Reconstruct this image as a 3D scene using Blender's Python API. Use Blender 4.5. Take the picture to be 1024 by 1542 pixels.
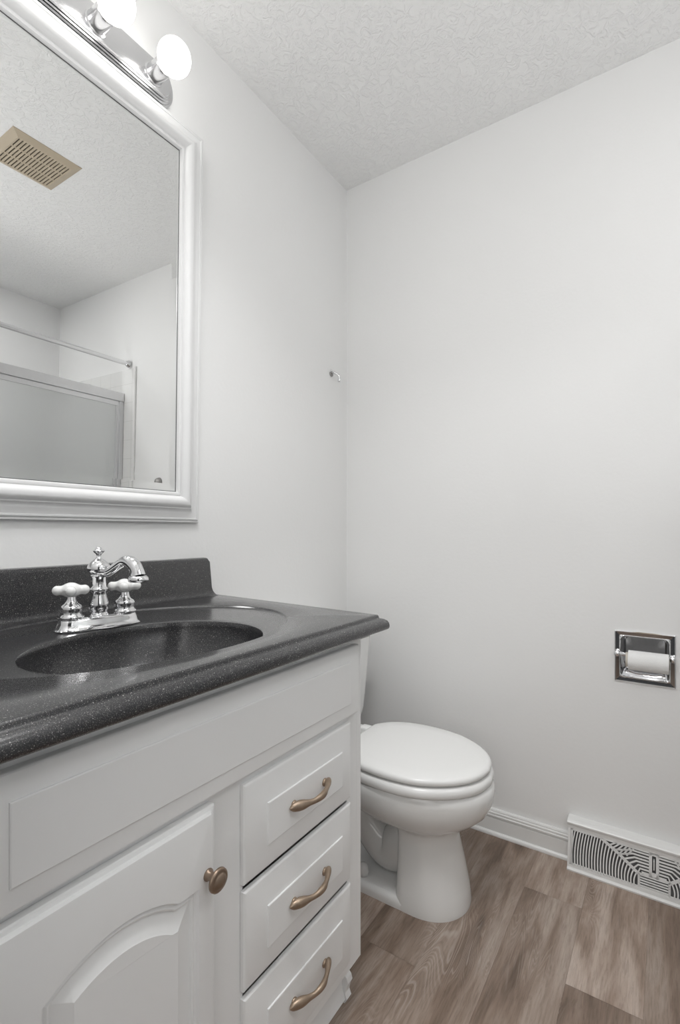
import bpy, bmesh, math, random
from mathutils import Vector, Matrix
PI = math.pi
random.seed(7)
for o in list(bpy.data.objects):
    bpy.data.objects.remove(o)
SC = bpy.context.scene
COL = SC.collection

# ------------------------------------------------------------ camera
YAW = math.atan(493/740.0)
cd = bpy.data.cameras.new('camera')
cam = bpy.data.objects.new('camera', cd)
COL.objects.link(cam)
cam.location = (1.10, -1.70, 1.037)
cam.rotation_euler = (PI/2, 0, YAW)
cd.sensor_fit = 'VERTICAL'
cd.sensor_height = 36.0
cd.lens = 36.0*740/1542
cd.shift_y = 29/1542
cd.clip_start = 0.02
SC.camera = cam

# ------------------------------------------------------------ world, lamps, exposure
BULB = 5.4
HALL = 9.5
wd = bpy.data.worlds.new('world')
SC.world = wd
wd.use_nodes = True
wd.node_tree.nodes['Background'].inputs[0].default_value = (0.96, 0.98, 1.0, 1)
wd.node_tree.nodes['Background'].inputs[1].default_value = 0.05
SC.view_settings.view_transform = 'Standard'
SC.view_settings.look = 'None'
SC.view_settings.gamma = 1
SC.view_settings.use_curve_mapping = False
SC.view_settings.exposure = 0.0
ld = bpy.data.lights.new('hall_fill', 'AREA')  # added fill behind the camera, standing in for hallway daylight
ld.shape = 'RECTANGLE'
ld.size = 0.9
ld.size_y = 1.6
ld.energy = HALL
ld.color = (1.0, 0.99, 0.97)
lo = bpy.data.objects.new('hall_fill', ld)
COL.objects.link(lo)
lo.location = (1.35, -2.75, 1.45)
lo.rotation_euler = (PI/2, 0, 0.12)

BOUNCE = 9.6
DOWN = 7.8
TUB_FILL = 7.8
bd = bpy.data.lights.new('bounce_fill', 'AREA')  # added fill lamp aimed upward so the ceiling throws light back
bd.shape = 'DISK'
bd.size = 0.5
bd.energy = BOUNCE
bo = bpy.data.objects.new('bounce_fill', bd)
COL.objects.link(bo)
bo.location = (1.36, -1.40, 1.05)
bo.rotation_euler = (PI, 0, 0)
dd = bpy.data.lights.new('ceiling_fill', 'AREA')  # added downward fill out of view, no fixture belongs to it
dd.shape = 'DISK'
dd.size = 0.45
dd.energy = DOWN
do = bpy.data.objects.new('ceiling_fill', dd)
COL.objects.link(do)
dd.spread = math.radians(118)
do.location = (0.75, -1.25, 2.42)
td = bpy.data.lights.new('tub_fill', 'AREA')  # unseen lamp added to brighten the tub side
td.shape = 'DISK'
td.size = 0.40
td.energy = TUB_FILL
to_ = bpy.data.objects.new('tub_fill', td)
COL.objects.link(to_)
to_.location = (1.95, -1.0, 2.42)

# ------------------------------------------------------------ materials
def newmat(name):
    m = bpy.data.materials.new(name)
    m.use_nodes = True
    return m, m.node_tree.nodes, m.node_tree.links, m.node_tree.nodes['Principled BSDF']

def plain(name, col, rough=0.5, metal=0.0, coat=0.0, noise=0.0, scale=8.0, bump=0.0, bscale=60.0, spec=0.5, emis=0.0):
    m, N, L, b = newmat(name)
    b.inputs['Roughness'].default_value = rough
    b.inputs['Metallic'].default_value = metal
    b.inputs['Coat Weight'].default_value = coat
    b.inputs['Coat Roughness'].default_value = 0.08
    b.inputs['Specular IOR Level'].default_value = spec
    tc = N.new('ShaderNodeTexCoord')
    nz = N.new('ShaderNodeTexNoise')
    nz.inputs['Scale'].default_value = scale
    nz.inputs['Detail'].default_value = 3
    L.new(tc.outputs['Object'], nz.inputs['Vector'])
    mx = N.new('ShaderNodeMixRGB')
    k = 1 - noise
    mx.inputs[1].default_value = (col[0]*k, col[1]*k, col[2]*k, 1)
    mx.inputs[2].default_value = (min(1, col[0]*(1+noise)), min(1, col[1]*(1+noise)), min(1, col[2]*(1+noise)), 1)
    L.new(nz.outputs[0], mx.inputs[0])
    L.new(mx.outputs[0], b.inputs['Base Color'])
    if bump > 0:
        n2 = N.new('ShaderNodeTexNoise')
        n2.inputs['Scale'].default_value = bscale
        n2.inputs['Detail'].default_value = 2
        L.new(tc.outputs['Object'], n2.inputs['Vector'])
        bp = N.new('ShaderNodeBump')
        bp.inputs['Strength'].default_value = bump
        bp.inputs['Distance'].default_value = 0.002
        L.new(n2.outputs[0], bp.inputs['Height'])
        L.new(bp.outputs[0], b.inputs['Normal'])
    if emis > 0:
        b.inputs['Emission Color'].default_value = (1, 0.985, 0.95, 1)
        b.inputs['Emission Strength'].default_value = emis
    return m

M_wall = plain('wall_paint', (0.86, 0.86, 0.855), 0.55, noise=0.012, scale=2.5, bump=0.15, bscale=90)
M_cab = plain('cabinet_paint', (0.88, 0.885, 0.885), 0.32, noise=0.01, scale=5)
M_trim = plain('trim_paint', (0.80, 0.80, 0.79), 0.3, noise=0.01)
M_frame = plain('mirror_frame_paint', (0.82, 0.82, 0.82), 0.28, noise=0.01)
M_por = plain('porcelain', (0.82, 0.82, 0.81), 0.12, coat=0.5, noise=0.005)
M_seat = plain('seat_plastic', (0.84, 0.84, 0.83), 0.22, noise=0.005)
M_chrome = plain('chrome', (0.80, 0.80, 0.81), 0.07, metal=1.0, noise=0.01)
M_bar = plain('fixture_chrome', (0.72, 0.72, 0.73), 0.20, metal=1.0, noise=0.01)
M_alu = plain('brushed_aluminium', (0.70, 0.70, 0.71), 0.32, metal=1.0, noise=0.02)
M_nickel = plain('dull_nickel', (0.34, 0.33, 0.32), 0.4, metal=0.8, noise=0.02)
M_knob = plain('dark_bronze', (0.30, 0.225, 0.17), 0.40, metal=0.85, noise=0.35, scale=70)
M_bronze = plain('aged_bronze', (0.37, 0.285, 0.215), 0.42, metal=0.85, noise=0.35, scale=60)
M_handle = plain('white_ceramic', (0.85, 0.85, 0.84), 0.15, coat=0.4)
M_bulb = plain('lit_bulb', (1, 1, 1), 0.3, emis=BULB)
M_beige = plain('beige_plastic', (0.50, 0.425, 0.32), 0.5, noise=0.05)
M_dark = plain('dark_void', (0.025, 0.02, 0.015), 0.8)
M_duct = plain('register_void', (0.16, 0.16, 0.16), 0.7)
M_paper = plain('toilet_paper', (0.84, 0.84, 0.83), 0.9, noise=0.02, scale=50, bump=0.4, bscale=400)
M_card = plain('cardboard', (0.60, 0.56, 0.50), 0.9, noise=0.05)
M_tub = plain('tub_enamel', (0.82, 0.82, 0.81), 0.15)
M_edge_refl = plain('dark_reflection_paint', (0.12, 0.12, 0.12), 0.6)

def mirror_mat():
    m, N, L, b = newmat('mirror_silver')
    b.inputs['Base Color'].default_value = (0.86, 0.865, 0.86, 1)
    b.inputs['Metallic'].default_value = 1
    b.inputs['Roughness'].default_value = 0.0
    return m
M_mirror = mirror_mat()

def frost_mat():
    m, N, L, b = newmat('frosted_glass')
    b.inputs['Base Color'].default_value = (0.80, 0.81, 0.81, 1)
    b.inputs['Roughness'].default_value = 0.42
    b.inputs['Transmission Weight'].default_value = 0.85
    b.inputs['IOR'].default_value = 1.3
    tc = N.new('ShaderNodeTexCoord')
    nz = N.new('ShaderNodeTexNoise')
    nz.inputs['Scale'].default_value = 150
    L.new(tc.outputs['Object'], nz.inputs['Vector'])
    bp = N.new('ShaderNodeBump')
    bp.inputs['Strength'].default_value = 0.15
    bp.inputs['Distance'].default_value = 0.001
    L.new(nz.outputs[0], bp.inputs['Height'])
    L.new(bp.outputs[0], b.inputs['Normal'])
    return m
M_frost = frost_mat()

def ceiling_mat():
    m, N, L, b = newmat('ceiling_texture_paint')
    b.inputs['Base Color'].default_value = (0.87, 0.87, 0.865, 1)
    b.inputs['Roughness'].default_value = 0.6
    tc = N.new('ShaderNodeTexCoord')
    mp = N.new('ShaderNodeMapping')
    mp.inputs['Scale'].default_value = (1.0, 0.8, 1)
    L.new(tc.outputs['Object'], mp.inputs['Vector'])
    n1 = N.new('ShaderNodeTexNoise')
    n1.inputs['Scale'].default_value = 42
    n1.inputs['Detail'].default_value = 5
    n1.inputs['Roughness'].default_value = 0.55
    n1.inputs['Distortion'].default_value = 1.4
    L.new(mp.outputs[0], n1.inputs['Vector'])
    cr = N.new('ShaderNodeValToRGB')
    cr.color_ramp.elements[0].position = 0.44
    cr.color_ramp.elements[1].position = 0.58
    L.new(n1.outputs[0], cr.inputs[0])
    n2 = N.new('ShaderNodeTexNoise')
    n2.inputs['Scale'].default_value = 14
    n2.inputs['Detail'].default_value = 3
    L.new(mp.outputs[0], n2.inputs['Vector'])
    ad = N.new('ShaderNodeMath')
    ad.operation = 'MULTIPLY_ADD'
    ad.inputs[1].default_value = 0.8
    L.new(n2.outputs[0], ad.inputs[0])
    L.new(cr.outputs[0], ad.inputs[2])
    bp = N.new('ShaderNodeBump')
    bp.inputs['Strength'].default_value = 0.50
    bp.inputs['Distance'].default_value = 0.0035
    L.new(ad.outputs[0], bp.inputs['Height'])
    L.new(bp.outputs[0], b.inputs['Normal'])
    return m
M_ceil = ceiling_mat()

def granite_mat():
    m, N, L, b = newmat('speckled_solid_surface')
    tc = N.new('ShaderNodeTexCoord')
    base = (0.011, 0.011, 0.0135, 1)
    prev = None
    mixes = [(700, 0.56, 0.66, (0.050, 0.049, 0.048, 1)), (900, 0.63, 0.70, (0.17, 0.166, 0.162, 1)), (520, 0.71, 0.75, (0.42, 0.41, 0.39, 1))]
    for sc, p0, p1, c in mixes:
        nz = N.new('ShaderNodeTexNoise')
        nz.inputs['Scale'].default_value = sc
        nz.inputs['Detail'].default_value = 1
        L.new(tc.outputs['Object'], nz.inputs['Vector'])
        cr = N.new('ShaderNodeValToRGB')
        cr.color_ramp.elements[0].position = p0
        cr.color_ramp.elements[1].position = p1
        L.new(nz.outputs[0], cr.inputs[0])
        mx = N.new('ShaderNodeMixRGB')
        L.new(cr.outputs[0], mx.inputs[0])
        if prev is None:
            mx.inputs[1].default_value = base
        else:
            L.new(prev, mx.inputs[1])
        mx.inputs[2].default_value = c
        prev = mx.outputs[0]
    L.new(prev, b.inputs['Base Color'])
    b.inputs['Roughness'].default_value = 0.38
    b.inputs['Specular IOR Level'].default_value = 0.2
    b.inputs['Coat Weight'].default_value = 1.0
    b.inputs['Coat IOR'].default_value = 1.6
    b.inputs['Coat Roughness'].default_value = 0.2
    return m
M_gran = granite_mat()

def floor_mat():
    m, N, L, b = newmat('vinyl_plank')
    at = N.new('ShaderNodeAttribute')
    at.attribute_name = 'plank'
    sp = N.new('ShaderNodeSeparateColor')
    L.new(at.outputs['Color'], sp.inputs[0])
    tc = N.new('ShaderNodeTexCoord')
    off = N.new('ShaderNodeVectorMath')
    off.operation = 'MULTIPLY_ADD'
    off.inputs[1].default_value = (13.0, 7.0, 5.0)
    L.new(at.outputs['Color'], off.inputs[0])
    L.new(tc.outputs['Object'], off.inputs[2])
    def noise(scale, detail, rough, dist, stretch):
        mp = N.new('ShaderNodeMapping')
        mp.inputs['Scale'].default_value = stretch
        L.new(off.outputs[0], mp.inputs['Vector'])
        n = N.new('ShaderNodeTexNoise')
        n.inputs['Scale'].default_value = scale
        n.inputs['Detail'].default_value = detail
        n.inputs['Roughness'].default_value = rough
        n.inputs['Distortion'].default_value = dist
        L.new(mp.outputs[0], n.inputs['Vector'])
        return n.outputs[0]
    def ramp(src, pts):
        cr = N.new('ShaderNodeValToRGB')
        e = cr.color_ramp.elements
        e[0].position, e[0].color = pts[0][0], pts[0][1]
        e[1].position, e[1].color = pts[-1][0], pts[-1][1]
        for p, c in pts[1:-1]:
            x = e.new(p)
            x.color = c
        L.new(src, cr.inputs[0])
        return cr.outputs[0]
    def mix(kind, fac, a, c):
        mx = N.new('ShaderNodeMixRGB')
        mx.blend_type = kind
        if isinstance(fac, float):
            mx.inputs[0].default_value = fac
        else:
            L.new(fac, mx.inputs[0])
        L.new(a, mx.inputs[1])
        if isinstance(c, tuple):
            mx.inputs[2].default_value = c
        else:
            L.new(c, mx.inputs[2])
        return mx.outputs[0]
    # broad tone patches along the plank
    broad = noise(3.4, 4, 0.55, 0.5, (5.0, 0.7, 1))
    tone = ramp(broad, [(0.32, (0.20, 0.142, 0.106, 1)), (0.46, (0.36, 0.272, 0.215, 1)), (0.58, (0.50, 0.405, 0.340, 1)), (0.72, (0.60, 0.510, 0.445, 1))])
    # plank tint
    pt = ramp(sp.outputs[1], [(0.0, (0.60, 0.575, 0.555, 1)), (1.0, (1.10, 1.11, 1.13, 1))])
    c = mix('MULTIPLY', 1.0, tone, pt)
    # fine grain
    g = noise(34, 6, 0.72, 0.5, (7.0, 0.5, 1))
    gr = ramp(g, [(0.34, (0.74, 0.72, 0.70, 1)), (0.50, (0.98, 0.98, 0.98, 1)), (0.66, (1.10, 1.10, 1.10, 1))])
    c = mix('MULTIPLY', 1.0, c, gr)
    # cathedral figure: contour lines of a stretched noise, only in patches
    fig = noise(3.4, 2, 0.5, 0.9, (3.2, 0.62, 1))
    ml = N.new('ShaderNodeMath')
    ml.operation = 'MULTIPLY'
    ml.inputs[1].default_value = 260.0
    L.new(fig, ml.inputs[0])
    sn = N.new('ShaderNodeMath')
    sn.operation = 'SINE'
    L.new(ml.outputs[0], sn.inputs[0])
    patch = noise(2.6, 2, 0.5, 0.2, (2.6, 1.1, 1))
    pm = ramp(patch, [(0.52, (0, 0, 0, 1)), (0.66, (1, 1, 1, 1))])
    li = ramp(sn.outputs[0], [(0.30, (0, 0, 0, 1)), (0.95, (1, 1, 1, 1))])
    m1 = N.new('ShaderNodeMath')
    m1.operation = 'MULTIPLY'
    L.new(pm, m1.inputs[0])
    L.new(li, m1.inputs[1])
    m2 = N.new('ShaderNodeMath')
    m2.operation = 'MULTIPLY'
    m2.inputs[1].default_value = 0.30
    L.new(m1.outputs[0], m2.inputs[0])
    c = mix('MIX', m2.outputs[0], c, (0.60, 0.545, 0.505, 1))
    neg = N.new('ShaderNodeMath')
    neg.operation = 'MULTIPLY'
    neg.inputs[1].default_value = -1
    L.new(sn.outputs[0], neg.inputs[0])
    di = ramp(neg.outputs[0], [(0.70, (0, 0, 0, 1)), (0.98, (1, 1, 1, 1))])
    m3 = N.new('ShaderNodeMath')
    m3.operation = 'MULTIPLY'
    L.new(pm, m3.inputs[0])
    L.new(di, m3.inputs[1])
    m4 = N.new('ShaderNodeMath')
    m4.operation = 'MULTIPLY'
    m4.inputs[1].default_value = 0.38
    L.new(m3.outputs[0], m4.inputs[0])
    c = mix('MIX', m4.outputs[0], c, (0.17, 0.13, 0.105, 1))
    L.new(c, b.inputs['Base Color'])
    b.inputs['Roughness'].default_value = 0.42
    bp = N.new('ShaderNodeBump')
    bp.inputs['Strength'].default_value = 0.12
    bp.inputs['Distance'].default_value = 0.001
    L.new(g, bp.inputs['Height'])
    L.new(bp.outputs[0], b.inputs['Normal'])
    return m
M_floor = floor_mat()

def tile_mat():
    m, N, L, b = newmat('white_tile')
    tc = N.new('ShaderNodeTexCoord')
    sx = N.new('ShaderNodeSeparateXYZ')
    L.new(tc.outputs['Object'], sx.inputs[0])
    ad = N.new('ShaderNodeMath')
    ad.operation = 'ADD'
    L.new(sx.outputs[0], ad.inputs[0])
    L.new(sx.outputs[1], ad.inputs[1])
    cb = N.new('ShaderNodeCombineXYZ')
    L.new(ad.outputs[0], cb.inputs[0])
    L.new(sx.outputs[2], cb.inputs[1])
    br = N.new('ShaderNodeTexBrick')
    br.offset = 0
    br.inputs['Scale'].default_value = 1
    br.inputs['Brick Width'].default_value = 0.108
    br.inputs['Row Height'].default_value = 0.108
    br.inputs['Mortar Size'].default_value = 0.0012
    br.inputs['Color1'].default_value = (0.80, 0.80, 0.79, 1)
    br.inputs['Color2'].default_value = (0.80, 0.80, 0.79, 1)
    br.inputs['Mortar'].default_value = (0.66, 0.66, 0.64, 1)
    L.new(cb.outputs[0], br.inputs['Vector'])
    L.new(br.outputs[0], b.inputs['Base Color'])
    b.inputs['Roughness'].default_value = 0.2
    return m
M_tile = tile_mat()

# ------------------------------------------------------------ helpers
def obj(name, bm, mat, parent=None, smooth=False, angle=None):
    me = bpy.data.meshes.new(name)
    bmesh.ops.recalc_face_normals(bm, faces=bm.faces)
    bm.to_mesh(me)
    bm.free()
    o = bpy.data.objects.new(name, me)
    COL.objects.link(o)
    if mat:
        me.materials.append(mat)
    if parent:
        o.parent = parent
    if smooth or angle is not None:
        a = PI if angle is None else math.radians(angle)
        b2 = bmesh.new()
        b2.from_mesh(me)
        for f in b2.faces:
            f.smooth = True
        for e in b2.edges:
            if len(e.link_faces) == 2:
                e.smooth = e.calc_face_angle(0) < a
        b2.to_mesh(me)
        b2.free()
    return o

def thing(name, label, cat, loc=(0, 0, 0), rot=(0, 0, 0), group=None):
    o = bpy.data.objects.new(name, None)
    COL.objects.link(o)
    o.location = loc
    o.rotation_euler = rot
    o.empty_display_size = 0.05
    o['label'] = label
    o['category'] = cat
    if group:
        o['group'] = group
    return o

def tag(o, label, cat):
    o['label'] = label
    o['category'] = cat
    return o

def struct(name, bm, mat, parent=None, **k):
    o = obj(name, bm, mat, parent, **k)
    if not parent:
        o['kind'] = 'structure'
    return o

def BM():
    return bmesh.new()

def add_box(bm, x0, x1, y0, y1, z0, z1, bev=0.0, seg=2):
    b = bmesh.new()
    bmesh.ops.create_cube(b, size=1)
    for v in b.verts:
        v.co = Vector(((x0+x1)/2 + v.co.x*(x1-x0), (y0+y1)/2 + v.co.y*(y1-y0), (z0+z1)/2 + v.co.z*(z1-z0)))
    if bev > 0:
        bmesh.ops.bevel(b, geom=b.edges[:], offset=bev, segments=seg, profile=0.5, affect='EDGES')
    merge(bm, b)

def merge(bm, b, mat=None):
    if mat is not None:
        bmesh.ops.transform(b, matrix=mat, verts=b.verts)
    mp = {}
    for v in b.verts:
        mp[v] = bm.verts.new(v.co)
    for f in b.faces:
        try:
            bm.faces.new([mp[v] for v in f.verts])
        except ValueError:
            pass
    b.free()

def loft(bm, rings, cap0=True, cap1=True, closed=True):
    """rings: list of equal length point lists"""
    vs = [[bm.verts.new(p) for p in r] for r in rings]
    n = len(rings[0])
    for a, b in zip(vs, vs[1:]):
        for i in range(n if closed else n-1):
            j = (i+1) % n
            bm.faces.new((a[i], a[j], b[j], b[i]))
    if cap0:
        bm.faces.new(list(reversed(vs[0])))
    if cap1:
        bm.faces.new(vs[-1])
    return vs

def lathe(bm, prof, origin=(0, 0, 0), axis='z', n=32, mat=None):
    """prof: list of (radius, height)"""
    b = bmesh.new()
    rings = []
    for r, h in prof:
        rings.append([Vector((max(r, 1e-5)*math.cos(2*PI*k/n), max(r, 1e-5)*math.sin(2*PI*k/n), h)) for k in range(n)])
    loft(b, rings, True, True)
    M = Matrix.Identity(4)
    if axis == 'x':
        M = Matrix.Rotation(PI/2, 4, 'Y')
    elif axis == 'y':
        M = Matrix.Rotation(-PI/2, 4, 'X')
    elif axis == '-y':
        M = Matrix.Rotation(PI/2, 4, 'X')
    M = Matrix.Translation(Vector(origin)) @ M
    if mat is not None:
        M = mat @ M
    merge(bm, b, M)

def smoothpath(pts, n):
    """Catmull-Rom through pts of any tuple size"""
    P = [tuple(p) for p in pts]
    P = [tuple(2*a-b for a, b in zip(P[0], P[1]))] + P + [tuple(2*a-b for a, b in zip(P[-1], P[-2]))]
    out = []
    m = len(P)-3
    for s in range(m):
        for k in range(n):
            t = k/n
            p0, p1, p2, p3 = P[s:s+4]
            out.append(tuple(0.5*((2*b)+(-a+c)*t+(2*a-5*b+4*c-d)*t*t+(-a+3*b-3*c+d)*t**3) for a, b, c, d in zip(p0, p1, p2, p3)))
    out.append(P[-2])
    return out

def tube(bm, pts, n=14, flat=1.0, up=(0, 0, 1)):
    """pts: (x,y,z,r) list"""
    rings = []
    m = len(pts)
    for i, p in enumerate(pts):
        a = Vector(pts[max(0, i-1)][:3])
        c = Vector(pts[min(m-1, i+1)][:3])
        d = (c-a).normalized()
        u = Vector(up)
        s = d.cross(u)
        if s.length < 1e-4:
            s = d.cross(Vector((0, 1, 0)))
        s.normalize()
        t = s.cross(d).normalized()
        r = max(p[3], 1e-4)
        rings.append([Vector(p[:3]) + s*(r*math.cos(2*PI*k/n)) + t*(r*flat*math.sin(2*PI*k/n)) for k in range(n)])
    loft(bm, rings)

def sweep_rect(bm, prof, y0, y1, z0, z1, x0):
    """picture-frame moulding: prof = (inset from outer edge, height off the wall)"""
    rings = []
    for d, h in prof:
        rings.append([(x0+h, y0+d, z0+d), (x0+h, y1-d, z0+d), (x0+h, y1-d, z1-d), (x0+h, y0+d, z1-d)])
    loft(bm, rings, False, False)

def prism(bm, outline, p0, p1, ax):
    """outline 2-D pts extruded along axis ax between p0 and p1"""
    def mk(p, v):
        if ax == 'x':
            return (v, p[0], p[1])
        if ax == 'y':
            return (p[0], v, p[1])
        return (p[0], p[1], v)
    loft(bm, [[mk(p, p0) for p in outline], [mk(p, p1) for p in outline]])

# ------------------------------------------------------------ room
RX = 2.36      # right wall
RY = -1.605    # inside face of the doorway wall
H = 2.44
HX0, HX1, HZ0, HZ1 = 0.980, 1.107, 0.600, 0.727   # opening for the recessed holder

# floor: one mesh of planks
bm = BM()
col = bm.loops.layers.color.new('plank')
W = 0.1525
x = 0.905 - W*6
forced = {6: [-0.476], 5: [-0.2075], 3: [-0.626], 4: [-0.95]}
ci = 0
rf = random.Random(5)
tones = {(6, 0): 0.85, (6, 1): 0.30, (5, 0): 0.72, (5, 1): 0.52, (3, 0): 0.30, (3, 1): 0.45, (4, 0): 0.42, (4, 1): 0.62, (7, 0): 0.40, (7, 1): 0.35, (5, 2): .6}
ci = 0
while x < RX:
    x1 = min(x+W, RX)
    joints = list(forced.get(ci, [-rf.uniform(0.3, 1.1)]))
    y = joints[-1]
    while y > -3.0:
        y -= 1.22
        joints.append(max(y, -3.0))
    ys = [0.0] + joints
    for k in range(len(ys)-1):
        if ys[k] - ys[k+1] < 1e-4:
            continue
        r1, r2, r3 = rf.random(), tones.get((ci, k), rf.random()), rf.random()
        g = 0.0004
        xa, xb = max(x, 0)+g, x1-g
        if xb <= xa:
            continue
        f = bm.faces.new([bm.verts.new(p) for p in ((xa, ys[k+1]+g, 0), (xb, ys[k+1]+g, 0), (xb, ys[k]-g, 0), (xa, ys[k]-g, 0))])
        for lp in f.loops:
            lp[col] = (r1, r2, r3, 1)
    x = x1
    ci += 1
# groove bed just below the planks, same sheet
f = bm.faces.new([bm.verts.new(p) for p in ((0, -3, -0.0012), (RX, -3, -0.0012), (RX, 0, -0.0012), (0, 0, -0.0012))])
for lp in f.loops:
    lp[col] = (0.2, 0.0, 0.1, 1)
struct('floor', bm, M_floor)

bm = BM()
add_box(bm, -0.12, RX+0.12, -3.0, 0.12, H, H+0.1)
struct('ceiling', bm, M_ceil)
bm = BM()
add_box(bm, -0.12, 0, RY-0.11, 0.12, 0, H)
struct('wall_left', bm, M_wall)
bm = BM()
add_box(bm, RX, RX+0.12, RY-0.11, 0.12, 0, H)
struct('wall_right', bm, M_wall)
bm = BM()   # back wall with a hole for the recessed paper holder
xs = [0, HX0, HX1, RX]
zs = [0, HZ0, HZ1, H]
for i in range(3):
    for j in range(3):
        if i == 1 and j == 1:
            continue
        bm.faces.new([bm.verts.new(p) for p in ((xs[i], 0, zs[j]), (xs[i+1], 0, zs[j]), (xs[i+1], 0, zs[j+1]), (xs[i], 0, zs[j+1]))])
bmesh.ops.remove_doubles(bm, verts=bm.verts, dist=1e-5)
bmesh.ops.recalc_face_normals(bm, faces=bm.faces)
ext = bmesh.ops.extrude_face_region(bm, geom=bm.faces[:])
bmesh.ops.translate(bm, verts=[v for v in ext['geom'] if isinstance(v, bmesh.types.BMVert)], vec=(0, 0.12, 0))
struct('wall_back', bm, M_wall)
bm = BM()   # doorway wall behind / beside the camera
DX0, DX1, DZ = 0.70, 1.50, 2.05
add_box(bm, 0, DX0, RY-0.11, RY, 0, H)
add_box(bm, DX1, RX, RY-0.11, RY, 0, H)
add_box(bm, DX0, DX1, RY-0.11, RY, DZ, H)
struct('wall_front', bm, M_wall)

# tile surround of the tub on back and right wall
bm = BM()
add_box(bm, 1.502, RX, -0.008, 0, 0.0, 1.92)
add_box(bm, RX-0.008, RX, RY, -0.008, 0.0, 1.92)
struct('trim_1', bm, M_tile)
bm = BM()
add_box(bm, 1.488, 1.503, -0.012, 0, 0.0, 1.93, 0.004)
struct('trim_2', bm, M_trim)

# baseboard along the back wall: shoe, flat, beaded top
bm = BM()
bp = [(0, 0), (-0.019, 0), (-0.0195, 0.004), (-0.018, 0.009), (-0.014, 0.0125), (-0.0115, 0.013), (-0.0115, 0.056),
      (-0.0085, 0.058), (-0.0085, 0.060), (-0.0135, 0.062), (-0.0140, 0.067), (-0.0115, 0.069), (-0.0110, 0.0705), (-0.0125, 0.072),
      (-0.0120, 0.076), (-0.0095, 0.078), (-0.0090, 0.0795), (-0.010, 0.081), (-0.008, 0.085), (0, 0.086)]
prism(bm, bp, 0.0, 0.8425, 'x')
struct('baseboard_back', bm, M_trim)
bm = BM()
prism(bm, [(-p[0], p[1]) for p in bp], -0.69, -0.02, 'y')
struct('baseboard_left', bm, M_trim)

# ------------------------------------------------------------ floor register
RG0, RG1 = 0.8435, 1.293
rg = thing('floor_register', 'white metal baseboard heat register with fan shaped slats beside the floor', 'vent', (RG0, 0, 0))
def ry(z):           # face slope
    return -0.056 + (z-0.012)/(0.122-0.012)*0.024
bm = BM()            # surround: foot lip, border of the face, hood
prism(bm, [(0, 0), (-0.062, 0), (-0.063, 0.005), (-0.059, 0.008), (-0.056, 0.009), (-0.0555, 0.017), (-0.045, 0.017), (-0.035, 0.002), (0, 0.002)], 0, RG1-RG0, 'x')
prism(bm, [(0, 0.116), (ry(0.116)+0.006, 0.116), (ry(0.116), 0.116), (-0.0335, 0.127), (-0.036, 0.129), (-0.0365, 0.134), (-0.033, 0.138), (-0.022, 0.141), (0, 0.142)], -0.003, RG1-RG0+0.003, 'x')
for a, b in ((0, 0.009), (RG1-RG0-0.009, RG1-RG0)):
    prism(bm, [(0, 0), (ry(0.012), 0.0), (ry(0.012), 0.012), (ry(0.12), 0.12), (0, 0.12)], a, b, 'x')
obj('housing', bm, M_trim, rg, angle=35)
bm = BM()
prism(bm, [(ry(0.015)+0.014, 0.015), (ry(0.118)+0.014, 0.118), (ry(0.118)+0.016, 0.118), (ry(0.015)+0.016, 0.015)], 0.008, RG1-RG0-0.008, 'x')
obj('damper_plate', bm, M_duct, rg)
bm = BM()
def bar(bm, pts, w=0.0021, d=0.0022):
    """flat bar following (s,z) points on the sloping face"""
    r = []
    for i, (s, z) in enumerate(pts):
        a = pts[max(0, i-1)]
        c = pts[min(len(pts)-1, i+1)]
        dx, dz = c[0]-a[0], c[1]-a[1]
        L = math.hypot(dx, dz) or 1
        nx, nz = -dz/L*w/2, dx/L*w/2
        y = ry(z)
        r.append([(s+nx, ry(z+nz), z+nz), (s-nx, ry(z-nz), z-nz), (s-nx, ry(z-nz)+d, z-nz), (s+nx, ry(z+nz)+d, z+nz)])
    loft(bm, r)
RW = RG1-RG0
CEN = RW/2
ZB, ZT = 0.017, 0.116
def halfpat(mir):
    def S(s):
        return RW-s if mir else s
    A = (0.090, 0.1135)      # where diagonal leaves the top
    B = (0.187, 0.052)       # where it meets the centre box
    # left fan: slats bowed, from bottom rail up to the diagonal
    n = 22
    for k in range(n):
        s0 = 0.009 + 0.0078*(k+0.6)
        if s0 > B[0]-0.003:
            break
        st = s0 + 0.006
        zt = 0.1135 if st <= A[0] else A[1] + (B[1]-A[1])*(st-A[0])/(B[0]-A[0])
        zt = max(zt, 0.03)
        pts = []
        for i in range(9):
            t = i/8
            z = ZB + (zt-ZB)*t
            pts.append((S(s0 + 0.006*t*t + 0.004*math.sin(PI*t)*-0.6), z))
        bar(bm, pts, 0.0033)
    bar(bm, [(S(A[0]), A[1]), (S(A[0]+0.045), A[1]-0.0255), (S(B[0]), B[1])], 0.0075)
    bar(bm, [(S(B[0]+0.001), ZB), (S(B[0]+0.001), B[1]+0.002)], 0.0055)
    # chevrons between diagonal and the centre strap
    for k in range(7):
        zc = 0.058 + k*0.0081
        kx = B[0]-0.002 - k*0.0045
        ds = (B[1] + 0.004 + k*0.0081 - B[1])
        sd = B[0] - (zc-0.014+0.002-B[1])*(B[0]-A[0])/(A[1]-B[1]) + 0.002
        zd = zc-0.014
        bar(bm, [(S(max(sd, 0.11)), max(zd, B[1])), (S(kx+0.010), zc), (S(CEN-0.010), zc)], 0.0038)
    for k in range(6):
        s0 = 0.112 + k*0.009
        bar(bm, [(S(s0), 0.1135-0.012+(-0.0045*k if k < 3 else -0.0135)), (S(s0+0.020), 0.1145)], 0.0034)
halfpat(False)
halfpat(True)
bar(bm, [(0.187, 0.0525), (RW-0.187, 0.0525)], 0.0065)
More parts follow.
